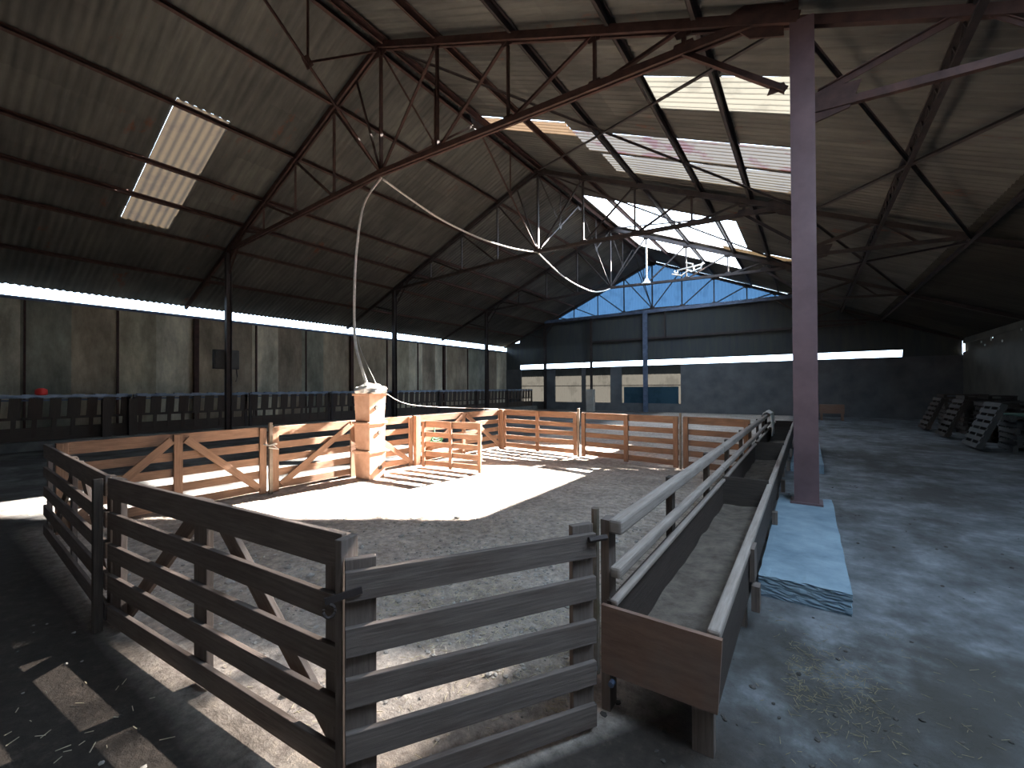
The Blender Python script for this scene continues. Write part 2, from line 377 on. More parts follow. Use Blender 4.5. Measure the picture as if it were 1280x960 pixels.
# ------------------------------------------------------------------ roof sheets (corrugated, underside seen)
def corr(x0, x1, y0, y1, zf, m, name, pitch=.177, amp=.018, lift=0, nx=1, parent=None):
    n = max(2, int(round((y1-y0)/pitch*6))); b_ = MB(); me_v = []; me_f = []
    for i in range(n+1):
        y = y0+(y1-y0)*i/n; a = amp*math.sin(2*math.pi*y/pitch)
        for x in (x0, x1): me_v.append((x, y, zf(x)+a+lift))
    for i in range(n): me_f.append((2*i, 2*i+1, 2*i+3, 2*i+2))
    return me_v, me_f
def mm_flat(n): return n == 'window_11'
def roofpart(name, rects, zf, m, pitch=.177, amp=.018, label=None, cat=None):
    V, Fc = [], []
    for k, (x0, x1, y0, y1) in enumerate(rects):
        v_, f_ = corr(x0, x1, y0, y1, zf, m, name, pitch, amp*(.4 if mm_flat(name) else 1)); o_ = len(V); V += v_; Fc += [tuple(i+o_ for i in q) for q in f_]
    me = bpy.data.meshes.new(name); me.from_pydata(V, [], Fc); me.materials.append(m)
    for p in me.polygons: p.use_smooth = True
    ob = bpy.data.objects.new(name, me); C.objects.link(ob); struct(ob, label, cat); return ob
def subtract(rects, hole):
    out = []; a, b_, c, d = hole
    for (x0, x1, y0, y1) in rects:
        if b_ <= x0 or a >= x1 or d <= y0 or c >= y1: out.append((x0, x1, y0, y1)); continue
        if y0 < c: out.append((x0, x1, y0, c))
        if d < y1: out.append((x0, x1, d, y1))
        yy0, yy1 = max(y0, c), min(y1, d)
        if x0 < a: out.append((x0, a, yy0, yy1))
        if b_ < x1: out.append((b_, x1, yy0, yy1))
    return out
YR0, YR1 = YN-.3, YF+.5
# left slope: courses overlap, each a little lower than the one above
LP = [(-16.35, -12.05, 3.75, 4.87)]
cr = [XM, -10.15, -12.05, -13.9, -15.75, -17.6, -19.3, -20.28]
for i in range(len(cr)-1):
    rects = [(cr[i+1]-.12, cr[i], YR0, YR1)]
    for hh in LP: rects = subtract(rects, hh)
    lift = .02
    roofpart('ceiling', rects, (lambda i: lambda x: zroof(x)-.022*(cr[i]-x)/2)(i), ROOF, label='left roof slope, %s course of grey corrugated sheets below the ridge' % ORD[i], cat='roof')
RP = {'skylight1': (-7.8, -2.0, 16.6, 20.85), 'skylight2': (-7.9, -2.6, 21.8, 24.7)}
RPT = [((-2.62, -.15, 8.2, 9.3), WHITE_GRP, 'window_5'), ((-5.3, -.15, 10.7, 11.9), STAINED, 'window_6'), ((-5.0, -.15, 12.05, 13.3), WARMP, 'window_12'), ((.75, 3.0, -.1, 5.3), CLEAR, 'window_13'), ((-8.2, -5.3, 10.2, 10.95), ORANGE, 'window_7'), ((-3.0, -.15, 20.45, 21.0), CREAM, 'window_8')]
holes = list(RP.values()) + [r for r, _, _ in RPT]
cr2 = [XM, -6.45, -4.6, -2.75, -1.3, 1.5, 3.1]
for i in range(len(cr2)-1):
    rects = [(cr2[i], cr2[i+1]+.12, YR0, YR1)]
    for hh in holes: rects = subtract(rects, hh)
    roofpart('ceiling', rects, (lambda i: lambda x: zroof(x)-.022*(x-cr2[i])/2)(i), ROOF, label='right roof slope, %s course of grey corrugated sheets below the ridge' % ORD[i], cat='roof')
def zlow(x): return zroof(3.1)-.12-.42*(x-3.1)
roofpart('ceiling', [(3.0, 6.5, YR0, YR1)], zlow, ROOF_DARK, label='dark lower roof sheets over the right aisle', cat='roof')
def one(name, rect, m, lift=.0, label=None):
    x0, x1, y0, y1 = rect; ob = roofpart(name, [rect], lambda x: zroof(x)-.02+lift, m, .177, .028, label, 'roof light'); return ob
one('window_9', RP['skylight1'], CLEAR, label='larger clear rooflight letting the sun in')
one('window_10', RP['skylight2'], CLEAR, label='smaller clear rooflight farther along the roof')
LB = {'window_5': 'bright white ribbed rooflight beside the oxide red post', 'window_6': 'cream rooflight with red rust stain', 'window_12': 'plain cream rooflight just beyond the red stained one', 'window_13': 'clear rooflight over the right aisle beside the viewpoint', 'window_7': 'narrow orange tinted rooflight near the ridge', 'window_8': 'thin pale rooflight past the red stained one'}
for r, mm, nm in RPT: one(nm, r, mm, label=LB[nm])
one('window_11', LP[0], CREAM, label='cream yellowed rooflight in the left roof slope')

# ------------------------------------------------------------------ roof steelwork
def angle(b_, p0, p1, s=.06, t=.012, up=(0, 1, 0)):
    p0, p1 = Vector(p0), Vector(p1); d = (p1-p0).normalized(); up = Vector(up)
    sd = d.cross(up); sd.normalize(); u2 = sd.cross(d)
    b_.bar(p0, p1, s, t, u2); b_.bar(p0+sd*s/2+u2*s/2*0 , p1+sd*s/2, t, s, u2)
PL = [-10.2, -12.1, -13.95, -15.3]; PR = [-6.45, -4.6, -2.85, -1.45]
TLAB = ['trussed steel roof frame passing over the viewpoint', 'trussed steel roof frame landing on the big oxide red post', 'trussed steel roof frame just before the large rooflight, pale cable tied to it', 'trussed steel roof frame between the two clear rooflights', 'trussed steel roof frame against the blue gable']
for ti, y in enumerate(TR):
    m_ = RUST if ti < 2 else STEEL
    t = thing('roof_truss', TLAB[ti], 'roof truss', (0, y, 0), 0, 'roof trusses spanning the barn')
    for a, b_, in ((XM, XL), (XM, XR)):
        q = MB(); zb = zraf(b_)
        q.bar((a, -.05, ZR), (b_, -.05, zb), .05, .14); q.bar((a, .05, ZR), (b_, .05, zb), .05, .14); q.build('top_chord', m_, t)
        q = MB(); q.bar((a, -.045, ZC), (b_, -.045, zb if b_ == XL else ZC-.25), .045, .11); q.bar((a, .045, ZC), (b_, .045, zb if b_ == XL else ZC-.25), .045, .11)
        q.build('bottom_chord', m_, t)
    def bz(x):
        if x < XM: return ZC + (zraf(XL)-ZC)*(XM-x)/(XM-XL)
        return ZC - .25*(x-XM)/(XR-XM)
    def web(p0, p1, s=.06):
        q = MB(); angle(q, (p0[0], 0, p0[1]), (p1[0], 0, p1[1]), s); q.build('web_bar', m_, t)
    def gus(x, z, r=.16, kind='node_plate', down=1):
        q = MB(); d = r*down
        q.poly([(x-r*1.15, 0, z), (x+r*1.15, 0, z), (x+r*.75, 0, z+d), (x-r*.75, 0, z+d)], (0, 1, 0), .02); q.build(kind, m_, t)
    web((XM, ZR), (XM, ZC), .08); gus(XM, ZC-.05, .17, down=1); gus(XM, ZR+.02, .26, down=-1)
    for P in (PL, PR):
        prev = XM
        for k, x in enumerate(P):
            if k < 3 or P is PR:
                web((x, zraf(x)), (x, bz(x)), .07 if k == 0 else .055)
            web((x, zraf(x)), (prev, bz(prev)), .06)
            gus(x, zraf(x)-.02, .13, down=-1)
            if k < 3: gus(x, bz(x), .13, down=1)
            prev = x
    web((XM-.95, zraf(XM-.95)), (XM, ZC), .045)
    web((XM-.95, zraf(XM-.95)), (PL[0]+.25, zraf(PL[0])-.75), .03) if 0 else None
    # knee braces
    web((XR-.14, 5.5), (PR[3], bz(PR[3])), .08); gus(XR-.24, 5.5, .1, down=1); gus(PR[3], bz(PR[3])-.02, .17, down=1)
    web((XL+.1, 5.6), (PL[3], zraf(PL[3])-.05), .06); web((XL-.1, 5.4), (XL-1.5, zraf(XL-1.5)), .05)
    q = MB(); q.poly([(XR-.16, 0, 6.95), (XR-.9, 0, 6.75), (XR-.55, 0, 6.35), (XR-.16, 0, 6.2)], (0, 1, 0), .03)
    q.build('eaves_plate', m_, t)
    q = MB(); q.poly([(XL+.14, 0, 6.55), (XL+.8, 0, 6.75), (XL+.5, 0, 6.35), (XL+.14, 0, 6.0)], (0, 1, 0), .03); q.build('eaves_plate', m_, t)
    # aisle members on both sides
    q = MB(); q.bar((XL, 0, zraf(XL)), (XW, 0, zraf(XW)+.05), .09, .13); q.build('aisle_rafter', m_, t)
    q = MB(); q.bar((XR, 0, zraf(XR)-.03), (3.1, 0, zraf(3.1)-.03), .08, .12); q.bar((3.1, 0, zlow(3.1)-.2), (XWR, 0, zlow(XWR)-.15), .08, .12); q.build('aisle_rafter', m_, t)
    q = MB(); q.bar((XR+.1, 0, 5.12), (3.1, 0, 4.98), .07, .09); q.build('aisle_tie', m_, t)
    web((XR+.2, 5.3), (1.5, zraf(1.5)), .08); web((3.1, 4.98), (3.1, zraf(3.1)), .07); web((1.5, zraf(1.5)), (2.2, 5.02), .05)
    q = MB(); q.poly([(XR+.14, 0, 4.95), (XR+.5, 0, 5.02), (XR+.62, 0, 5.32), (XR+.14, 0, 5.32)], (0, 1, 0), .03); q.build('haunch_plate', m_, t)

# gable tie and posts
q = MB(); q.bar((XL, 28.2, 6.6), (XR, 28.2, 6.6), .16, .2); tag(q.build('gable_tie_beam', BLUESTEEL), 'long level steel beam under the blue gable', 'beam')
q = MB(); q.bar((-12.5, 28.3, 4.85), (2.5, 28.3, 4.85), .1, .12); tag(q.build('wall_girt', STEEL), 'thin level steel rail across the dark far wall', 'beam')
q = MB(); q.bar((-7.5, 28.18, 6.5), (-7.5, 28.18, 4.85), .09, .09, (0, 1, 0)); tag(q.build('hanging_stub', STEEL), 'short steel hanger below the gable beam, beside the blue central post', 'steel hanger')
def ipost(name, x, y, z0, z1, fw, dp, m_, label, cat='post', group=None):
    t = thing(name, label, cat, (x, y, z0), 0, group); hh = z1-z0
    q = MB(); q.box(0, -dp/2+.009, hh/2, fw, .018, hh); q.build('flange', m_, t)
    q = MB(); q.box(0, dp/2-.009, hh/2, fw, .018, hh); q.build('flange', m_, t)
    q = MB(); q.box(0, 0, hh/2, .014, dp-.036, hh); q.build('web', m_, t)
    return t
ipost('steel_post', -8.73, 28.05, 0, 6.5, .26, .2, BLUESTEEL, 'blue grey steel post standing under the middle of the gable')
ipost('steel_post', -12.55, 28.05, 0, 6.5, .14, .14, STEEL, 'thin dark steel post on the far wall beside the blurred panes')
LP_LAB = ['dark steel post of the left row abreast of the viewpoint', 'dark steel post of the left row with the dark box on it', 'dark steel post of the left row, second from the boxed one', 'third dark steel post of the left row, between boxed one and far wall', 'last dark steel post of the left row by the far wall']
LP_LAB[2] = 'dark steel post of the left row, next beyond the post with the box'
for i, y in enumerate(TR):
    if i == 0: continue
    ipost('steel_post', XL, y, 0, 6.35, .17, .17, STEEL, LP_LAB[i], group='posts of the left row')
# right row : the first one stands on the big plinth
t = ipost('steel_post', XR+.03, 6.62, .17, 6.3, .26, .24, PURPLE, 'large oxide red steel post standing on the pale plinth', group='posts of the right row')
q = MB(); q.box(0, 0, .012, .34, .32, .024); q.build('base_plate', PURPLE, t)
for i, y in enumerate(TR[2:]):
    ipost('steel_post', XR, y, .17, 6.3, .2, .2, PURPLE, ['oxide red steel post hidden behind the large one, at the second plinth', 'oxide red steel post third along the right row', 'oxide red steel post of the right row by the far wall'][i], group='posts of the right row')
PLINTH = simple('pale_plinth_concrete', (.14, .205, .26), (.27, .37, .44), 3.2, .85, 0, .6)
def plinth(x0, x1, y0, y1, label, seed):
    import bmesh
    bm = bmesh.new(); bmesh.ops.create_cube(bm, size=1)
    bmesh.ops.subdivide_edges(bm, edges=bm.edges, cuts=14, use_grid_fill=True)
    r = random.Random(seed)
    for v in bm.verts:
        x, y, z = v.co; top = z > -.45
        v.co = Vector(((x0+x1)/2+x*(x1-x0), (y0+y1)/2+y*(y1-y0), (z+.5)*.17))
        if top:
            ed = max(abs(x), abs(y))
            if ed > .49: v.co.x += r.uniform(-.006, .006); v.co.y += r.uniform(-.01, .01)
            if ed > .49 and z > .45: v.co.z -= r.uniform(.0, .008)
    me = bpy.data.meshes.new('concrete_plinth'); bm.to_mesh(me); bm.free(); me.materials.append(PLINTH)
    ob = bpy.data.objects.new('concrete_plinth', me); C.objects.link(ob)
    return tag(ob, label, 'plinth', 'plinths of the right row')
plinth(-.33, .25, 3.9, 6.95, 'pale blue-lit concrete plinth under the large oxide red post', 1)
plinth(-.28, .24, 9.9, 14.1, 'second concrete plinth, behind the large oxide red post', 2)
plinth(-.28, .24, 17.4, 21.3, 'third concrete plinth farther along the right row', 4)
plinth(-.28, .24, 25.0, 28.2, 'last concrete plinth by the far wall', 5)

# purlins
def purlin(x, label, m_=RUST, w=.07, h=.13, dz=.0, y0=YN+.02, y1=YF-.02, zz=None):
    z = (zraf(x)+.105+dz) if zz is None else zz
    q = MB(); s = 1 if x > XM else -1
    upv = Vector((s*SL, 0, 1)).normalized()
    q.bar((x, y0, z), (x, y1, z), .014, h, upv); q.bar(Vector((x+.03, y0, z))+upv*h/2, Vector((x+.03, y1, z))+upv*h/2, w, .012, upv)
    q.bar(Vector((x+.03, y0, z))-upv*h/2, Vector((x+.03, y1, z))-upv*h/2, w, .012, upv)
    return tag(q.build('purlin', m_), label, 'purlin', 'roof purlins')
for i, x in enumerate([-10.2, -12.1, -13.95, -15.2, -16.5, -18.4]):
    purlin(x, '%s rusty purlin down from the ridge on the left slope' % ORD[i], RUST, h=.12 if i < 4 else .09)
for i, x in enumerate([-6.45, -4.5, -2.6, -1.3]):
    purlin(x, '%s steel purlin down from the ridge on the right slope' % ORD[i], STEEL if i else RUST, h=.14)
purlin(3.05, 'steel purlin where the dark lower roof begins', STEEL, dz=-.2)
for s in (-1, 1):
    purlin(XM+s*.17, 'ridge purlin on the %s slope side' % ('left' if s < 0 else 'right'), RUST, h=.15, dz=-.03)
# lattice purlin over right aisle
t = thing('lattice_purlin', 'lattice steel purlin running over the right aisle', 'purlin', (0, 0, 0))
zt = zraf(1.5)+.1
q = MB(); q.bar((1.5, YN+.05, zt), (1.5, YF-.05, zt), .08, .04); q.build('top_flange', STEEL, t)
q = MB(); q.bar((1.5, YN+.05, zt-.26), (1.5, YF-.05, zt-.26), .08, .04); q.build('bottom_flange', STEEL, t)
q = MB(); yy = YN+.05; k = 0
while yy < YF-.4:
    q.bar((1.5, yy, zt if k % 2 else zt-.26), (1.5, yy+.22, zt-.26 if k % 2 else zt), .02, .02); yy += .22; k += 1
q.build('zigzag_lacing', STEEL, t)
# ridge braces (V from mid-bay ridge to the foot of each king post)
BL = 'nearest|second|third|fourth|fifth|sixth|seventh|eighth'.split('|'); k = 0
for i in range(len(TR)-1):
    ym = (TR[i]+TR[i+1])/2
    for ye in (TR[i], TR[i+1]):
        rm = RUST if i < 2 else STEEL
        t = thing('ridge_brace', 'steel brace from ridge to truss foot, %s along the ridge' % BL[k], 'brace', (XM, 0, 0), 0, 'ridge braces'); k += 1
        q = MB(); angle(q, (0, ym, ZR-.05), (0, ye, ZC+.03), .05, .012, (1, 0, 0)); q.build('diagonal', rm, t)
        yh, zh = (ym+ye)/2, (ZR+ZC)/2
        q = MB(); angle(q, (0, yh, zh), (0, yh, ZR), .04, .01, (1, 0, 0)); q.build('hanger', rm, t)
        q = MB(); angle(q, (0, yh, zh), (0, ye, ZR-.1), .04, .01, (1, 0, 0)); q.build('strut', rm, t)
        q = MB(); q.poly([(0, yh-.13, zh+.02), (0, yh, zh+.16), (0, yh+.13, zh+.02), (0, yh, zh-.16)], (1, 0, 0), .02); q.build('node_plate', rm, t)
    q = MB(); q.poly([(XM, ym-.3, ZR+.02), (XM, ym+.3, ZR+.02), (XM, ym+.12, ZR-.25), (XM, ym-.12, ZR-.25)], (1, 0, 0), .02)
    tag(q.build('ridge_plate', STEEL), 'steel plate joining two ridge braces, %s along the ridge' % BL[i], 'plate', 'ridge plates')
    q = MB(); angle(q, (XM, ym, ZR-.1), (XM, ym, ZC+1.2), .03, .01) if 0 else None
# wind bracing in the roof planes
k = 0
for i in (1, 2):
    for a, b_, side in ((XM, XR, 'right slope'), (XR, XM, 'right slope')):
        q = MB(); angle(q, (a, TR[i], zraf(a)+.02), (b_, TR[i+1], zraf(b_)+.02), .05)
        tag(q.build('wind_brace', STEEL), 'diagonal wind brace %s the right slope, %s bay' % ('falling across' if a == XM else 'rising across', BL[i-1]), 'brace', 'wind braces'); k += 1
for i in (1, 2):
    for a, b_ in ((XR, 3.1), (3.1, XR)):
        q = MB(); angle(q, (a, TR[i], zraf(a)-.12), (b_, TR[i+1], zraf(b_)-.12), .06)
        tag(q.build('wind_brace', STEEL), 'diagonal wind brace %s the right aisle roof, %s bay' % ('crossing down' if a == XR else 'crossing up', BL[i-1]), 'brace', 'wind braces')

# ------------------------------------------------------------------ left wall posts and feed barriers
yy = 2.3; k = 0
for y, wd in [(2.35, .05), (4.55, .06), (6.9, .16), (9.2, .06), (11.5, .05), (14.0, .16), (16.4, .06), (18.8, .06), (21.1, .16), (23.6, .06), (26.0, .09)]:
    q = MB(); q.bar((XW+wd/2, y, 0.24), (XW+wd/2, y, 4.46), wd, wd, (1, 0, 0))
    tag(q.build('wall_post', RUST), '%s %s rusty upright against the pale left wall, counted from the near end' % (ORD[k], 'broad' if wd > .1 else 'slim'), 'wall post', 'uprights on the left wall'); k += 1
q = MB(); q.box(XW+.04, (YN+YF)/2, 4.52, .1, YF-YN, .09)  # added sill; blue glare under the daylight gap is put into its colour
tag(q.build('eaves_glare_sill', BLUESTEEL), 'long sill added below the left daylight gap, coloured blue for the glare there', 'sill')
XFD = -17.5; LEN = 3.4
nsec = 8
for s in range(nsec):
    y0 = .9 + s*LEN
    t = thing('feed_barrier', '%s slatted feed barrier along the left wall, counted from the near end' % ORD[s], 'feed barrier', (XFD, y0, .24), 0, 'feed barriers along the left wall')
    q = MB(); q.box(0, LEN/2, 1.22, .09, LEN-.04, .09); q.build('top_rail', BLUEPALE, t)
    q = MB(); q.box(-.16, LEN/2, 1.12, .05, LEN-.04, .05); q.build('back_rail', BLUESTEEL, t)
    q = MB(); q.box(0, LEN/2, .19, .05, LEN-.04, .36); q.build('kick_board', WOOD_DARK, t)
    q = MB(); q.box(0, LEN/2, .62, .045, LEN-.04, .07); q.build('middle_rail', WOOD_DARK, t)
    n = 9
    for i in range(n):
        yb = LEN*(i+.5)/n
        q = MB(); q.bar((.02, yb-.02, .1), (.02, yb, .66), .03, .09, (0, 1, 0)); q.bar((.03, yb, .64), (.03, yb+.03, 1.2), .03, .27 if i % 2 else .22, (0, 1, 0)); q.build('slat', WOOD_DARK if i % 3 else WOOD_TROUGH, t)
    for yb in (.06, LEN-.1):
        q = MB(); q.box(0, yb, .62, .09, .09, 1.24); q.build('end_post', STEEL, t)
    for i in range(7):
        yb = LEN*(i+.5)/7
        q = MB(); q.box(-.05, yb, 1.275, .14, .26, .02); q.build('rail_cover', BLUEPALE, t)
for i, y in enumerate((3.65, 4.25)):
    q = MB(); q.box(-17.3, y, .68, .16, .2, 1.36); tag(q.build('timber_post', WOOD_DARK), 'stout dark timber post, %s of the pair in front of the feed barriers' % ('nearer' if i == 0 else 'farther'), 'post', 'pair of stout posts')
# red plastic cap on the feeder
q = MB(); q.tube([(-17.5, 2.35, 1.50), (-17.5, 2.35, 1.53), (-17.5, 2.35, 1.66), (-17.5, 2.35, 1.70)], [.09, .13, .12, .05], 12)
tag(q.build('red_cap', RED, smooth=True), 'small bright red plastic cap lying on the feed barrier', 'cap')
# dark box
t = thing('switch_box', 'dark square box fixed to the left row steel post', 'box', (XL-.18, Y1+.0, 2.35))
q = MB(); q.box(0, 0, .32, .16, .78, .66); q.build('housing', BOXM, t, bevel=.015)
q = MB(); q.box(.09, 0, .32, .02, .7, .58); q.build('cover', BOXM, t)
q = MB(); q.tube([(.02, .32, 0), (.04, .34, -.25), (.02, .30, -.45)], .02, 6); q.build('cable', STEEL, t)

# ------------------------------------------------------------------ pen hurdles
BZ = [(.05, .165), (.26, .375), (.475, .585), (.69, .80), (.905, 1.05)]
def hurdle(p0, p1, label, brace=False, side=1, m_=None, H=1.05, bz=BZ, mid=True, group='wooden pen hurdles', name='hurdle', z0=0, stile=.1):
    """boards on one face, stiles (and braces) on the face towards `side` (+1 = left of p0->p1)"""
    m_ = m_ or WOOD
    p0, p1 = Vector(p0), Vector(p1); d = p1-p0; ln = d.length
    t = thing(name, label, 'hurdle', (p0.x, p0.y, z0), math.atan2(d.y, d.x), group)
    sc_ = H/1.05
    for (a, b_) in bz:
        j = random.uniform(-.006, .006)
        q = MB(); q.bar((0, -side*.014, (a+b_)/2*sc_+j), (ln, -side*.014, (a+b_)/2*sc_-j), .026, (b_-a)*sc_); q.build('board', m_, t, bevel=.003)
    ss = [stile/2, ln-stile/2] + ([ln/2] if mid else [])
    for x in ss:
        q = MB(); q.bar((x, side*.018, .015), (x, side*.018, H-.01), stile, .036, (0, 1, 0)); q.build('stile', m_, t, bevel=.003)
    if brace:
        for sgn in (-1, 1):
            q = MB(); q.bar((ln/2+sgn*.08, side*.05, H-.08), (ln/2+sgn*(ln/2-.12), side*.05, .12), .028, .1, (0, 0, 1)); q.build('brace', m_, t, bevel=.003)
    return t
C1 = (-1.57, 1.07); C2 = (-3.97, .87); C3 = (-6.97, .98)
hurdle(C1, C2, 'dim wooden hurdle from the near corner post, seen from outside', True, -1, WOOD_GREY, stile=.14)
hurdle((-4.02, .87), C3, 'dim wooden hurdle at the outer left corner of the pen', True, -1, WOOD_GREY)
hurdle((-7.0, 1.05), (-7.0, 3.33), 'sunlit braced hurdle on the left side beside the outer corner', True, -1)
hurdle((-7.0, 3.42), (-6.98, 6.33), 'sunlit braced hurdle standing behind the stacked flue blocks', True, -1)
hurdle((-6.98, 6.45), (-6.9, 9.42), 'sunlit braced hurdle on the left side running to the far corner', True, -1)
hurdle((-6.85, 9.5), (-4.52, 9.28), 'far hurdle beginning at the sunlit far corner', False, -1)
hurdle((-4.40, 9.28), (-2.15, 9.02), 'middle hurdle of the far side of the pen', False, -1)
hurdle((-2.05, 9.0), (-.86, 8.85), 'shaded far hurdle ending at the trough rails', False, -1, mid=False)
hurdle((-6.62, 6.30), (-5.15, 6.42), 'small open gate hurdle standing out into the sunny pen', False, -1, H=.97, group=None, stile=.07)
# near gate
GB = [(.04, .15), (.245, .36), (.455, .57), (.665, .78), (.88, 1.0)]
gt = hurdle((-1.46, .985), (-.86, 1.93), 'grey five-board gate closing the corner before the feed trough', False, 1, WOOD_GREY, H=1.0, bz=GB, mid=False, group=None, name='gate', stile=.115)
q = MB(); q.bar((-.07, -.035, .865), (.06, -.035, .885), .008, .026); q.build('strap_hinge', STEEL, gt)
q = MB(); q.tube([(-.055+.02*math.cos(a), -.04, .83+.024*math.sin(a)) for a in [x*.5 for x in range(-7, 4)]], .006, 6); q.build('hinge_hook', STEEL, gt)
ln = Vector((.60, .945)).length
q = MB(); q.tube([(ln-.05, -.04, .93), (ln+.05, -.04, .93)], .014, 6); q.build('latch_bolt', STEEL, gt)
# posts of the pen
def tpost(x, y, h, sx, sy, m_, label, name='timber_post', rz=0):
    t = MB(); t.bar((0, 0, 0), (0, 0, h), sx, sy, (0, 1, 0)); ob = t.build(name, m_, bevel=.004); ob.location = (x, y, 0); ob.rotation_euler = (0, 0, rz)
    return tag(ob, label, 'post')
tpost(-1.515, 1.03, 1.06, .035, .09, WOOD_GREY, 'narrow timber post at the near corner of the pen, carrying the gate hinge', rz=.2)
tpost(-4.0, .80, 1.04, .05, .05, WOOD_DARK, 'dark slim post between the two dim hurdles')
tpost(-6.93, 3.37, 1.12, .05, .05, FLEECE if 0 else PICKET, 'steel picket between the two nearer braced hurdles', 'picket')
tpost(-6.9, 6.39, 1.06, .09, .11, WOOD, 'sunlit gate post of the small open gate')
tpost(-6.84, 9.42, 1.06, .11, .11, WOOD, 'bleached corner post at the sunlit far corner')
tpost(-4.46, 9.22, 1.15, .05, .05, PICKET, 'bright steel picket joining two far hurdles', 'picket')
tpost(-2.10, 8.98, 1.12, .04, .04, PICKET, 'dull steel picket joining the shaded far hurdles', 'picket')
# twine and green cord
q = MB(); q.tube([(-6.93+.07*math.cos(a), 3.37+.09*math.sin(a), .78+.01*math.sin(3*a)) for a in [k*math.pi/6 for k in range(13)]], .012, 5)
q.tube([(-6.86, 3.37, .78), (-6.84, 3.45, .70), (-6.84, 3.3, .74)], .01, 5)
tag(q.build('baler_twine', ROPE), 'twist of pale twine tying two braced hurdles at the picket', 'twine')
q = MB()
for r_, dz in ((.16, 0), (.13, .04), (.18, -.04)):
    q.tube([(-6.86, 6.95+r_*math.cos(a), .52+dz+r_*.35*math.sin(a)) for a in [k*math.pi/8 for k in range(17)]], .014, 5)
q.tube([(-6.86, 6.9, .56), (-6.88, 6.88, .85)], .012, 5)
tag(q.build('cord_coil', GREEN), 'coil of green cord hung behind the small open gate', 'cord')

# stacked flue blocks
t = thing('flue_block_stack', 'pillar of three stacked clay flue blocks in the sunny pen', 'pillar', (-6.66, 5.02, 0), .10)
for k in range(3):
    z = k*.52; a, b_ = .36, .40
    q = MB(); q.bar((0, 0, z), (0, 0, z+.49), a, a, (0, 1, 0), b_, b_); q.bar((0, 0, z+.475), (0, 0, z+.52), b_+.05, b_+.05, (0, 1, 0))
    o = q.build('flue_block', FLUE, t, bevel=.012)
    q = MB(); zz = z+(.2, .32, .26)[k]
    q.tube([(.17, (.05, .04, -.03)[k], zz), (.215, (.05, .04, -.03)[k], zz)], .04, 12); q.build('vent_hole', WOOD_DARK, o)
import bmesh
bm = bmesh.new(); bmesh.ops.create_icosphere(bm, subdivisions=4, radius=1); r_ = random.Random(5)
from mathutils import noise as mn
for v in bm.verts:
    n = mn.noise(v.co*2.4)*.16+mn.noise(v.co*6)*.06
    v.co = Vector((v.co.x*(.27+n*.4), v.co.y*(.28+n*.4), (max(v.co.z, -.35))*(.13+n*.3)))
me = bpy.data.meshes.new('fleece_bundle'); bm.to_mesh(me); bm.free(); me.materials.append(FLEECE)
for p in me.polygons: p.use_smooth = True
o = bpy.data.objects.new('fleece_bundle', me); C.objects.link(o); o.location = (-6.64, 5.02, 1.60); tag(o, 'lumpy white fleece heaped on the top of the flue block pillar', 'fleece')

# cables
def hang(pts, r, name, label, cat='cable', n=40, m_=ROPE):
    P = [Vector(p) for p in pts]; out = []
    for i in range(len(P)-1):
        a, b_ = P[i], P[i+1]; pa = P[max(i-1, 0)]; pb = P[min(i+2, len(P)-1)]
        for k in range(8):
            t_ = k/8
            out.append(.5*((2*a)+(b_-pa)*t_+(2*pa-5*a+4*b_-pb)*t_**2+(-pa+3*a-3*b_+pb)*t_**3))
    out.append(P[-1]); q = MB(); q.tube(out, r, 7); return tag(q.build(name, m_, smooth=True), label, cat)
def ray(u, v, dist):
    f = 534.74; d = F + R2*((u-640)/f) - U2*((v-480)/f); return Vector((0, 0, 1.65)) + d*dist
hang([(XM, Y1+.02, 6.66), ray(455, 255, 9.8), ray(446, 310, 9.5), ray(443, 370, 9.1), ray(444, 425, 8.6), ray(452, 460, 8.0), (-6.68, 5.0, 1.66)], .028, 'supply_cable', 'pale cable hanging from the truss down to the flue block pillar')
hang([(XM+.03, Y1+.05, 6.62), (XM+.05, 8.4, 6.30), (XM+.05, 10.2, 6.25), (XM, 12, 6.42), (XM, TR[2], 6.72)], .026, 'supply_cable', 'pale cable slung between the nearest truss foot and the next')
hang([(XM, TR[2]+.02, 6.70), (XM+.05, 15.8, 6.2), (XM+.05, 18.2, 6.1), (XM, 19.8, 6.35), (XM, TR[3], 6.72)], .03, 'supply_cable', 'sunlit cable slung under the large clear rooflight')
hang([(-6.5, 5.1, 1.62), ray(452, 440, 8.3), ray(447, 420, 8.6)], .004, 'guy_string', 'thin string from pillar top up to the hanging cable', 'string')
hang([(-6.5, 5.15, 1.62), (-6.75, 5.9, 1.35), (-6.95, 7.0, 1.22), (-6.93, 9.35, 1.07)], .004, 'guy_string', 'thin string from pillar top to the far corner post', 'string')

# hanging lamp and torn plastic under the second rooflight
t = thing('hanging_lamp', 'small lamp hanging on a rod below the ridge by the second rooflight', 'lamp', (-6.45, 21.0, 6.68))
q = MB(); q.tube([(0, 0, .2), (0, 0, 1.95)], .03, 8); q.build('rod', LAMPM, t)
q = MB(); q.tube([(0, 0, 0), (0, 0, .04), (0, 0, .16), (0, 0, .28)], [.26, .24, .12, .05], 14); q.build('lamp_shade', LAMPM, t, smooth=True)
def scrap(c, s, seed, label):
    r = random.Random(seed); q = MB()
    for k in range(3):
        pts = [(c[0]+r.uniform(-s, s), c[1]+r.uniform(-.2, .2), c[2]+r.uniform(-s*.35, s*.35)) for _ in range(6)]
        pts.sort(); q.tube(pts, .035, 6)
    return tag(q.build('cable_tangle', ROPE, smooth=True), label, 'cable tangle')
scrap((-4.5, 20.85, 7.1), .8, 4, 'sunlit tangle of pale cable hanging below the second rooflight')

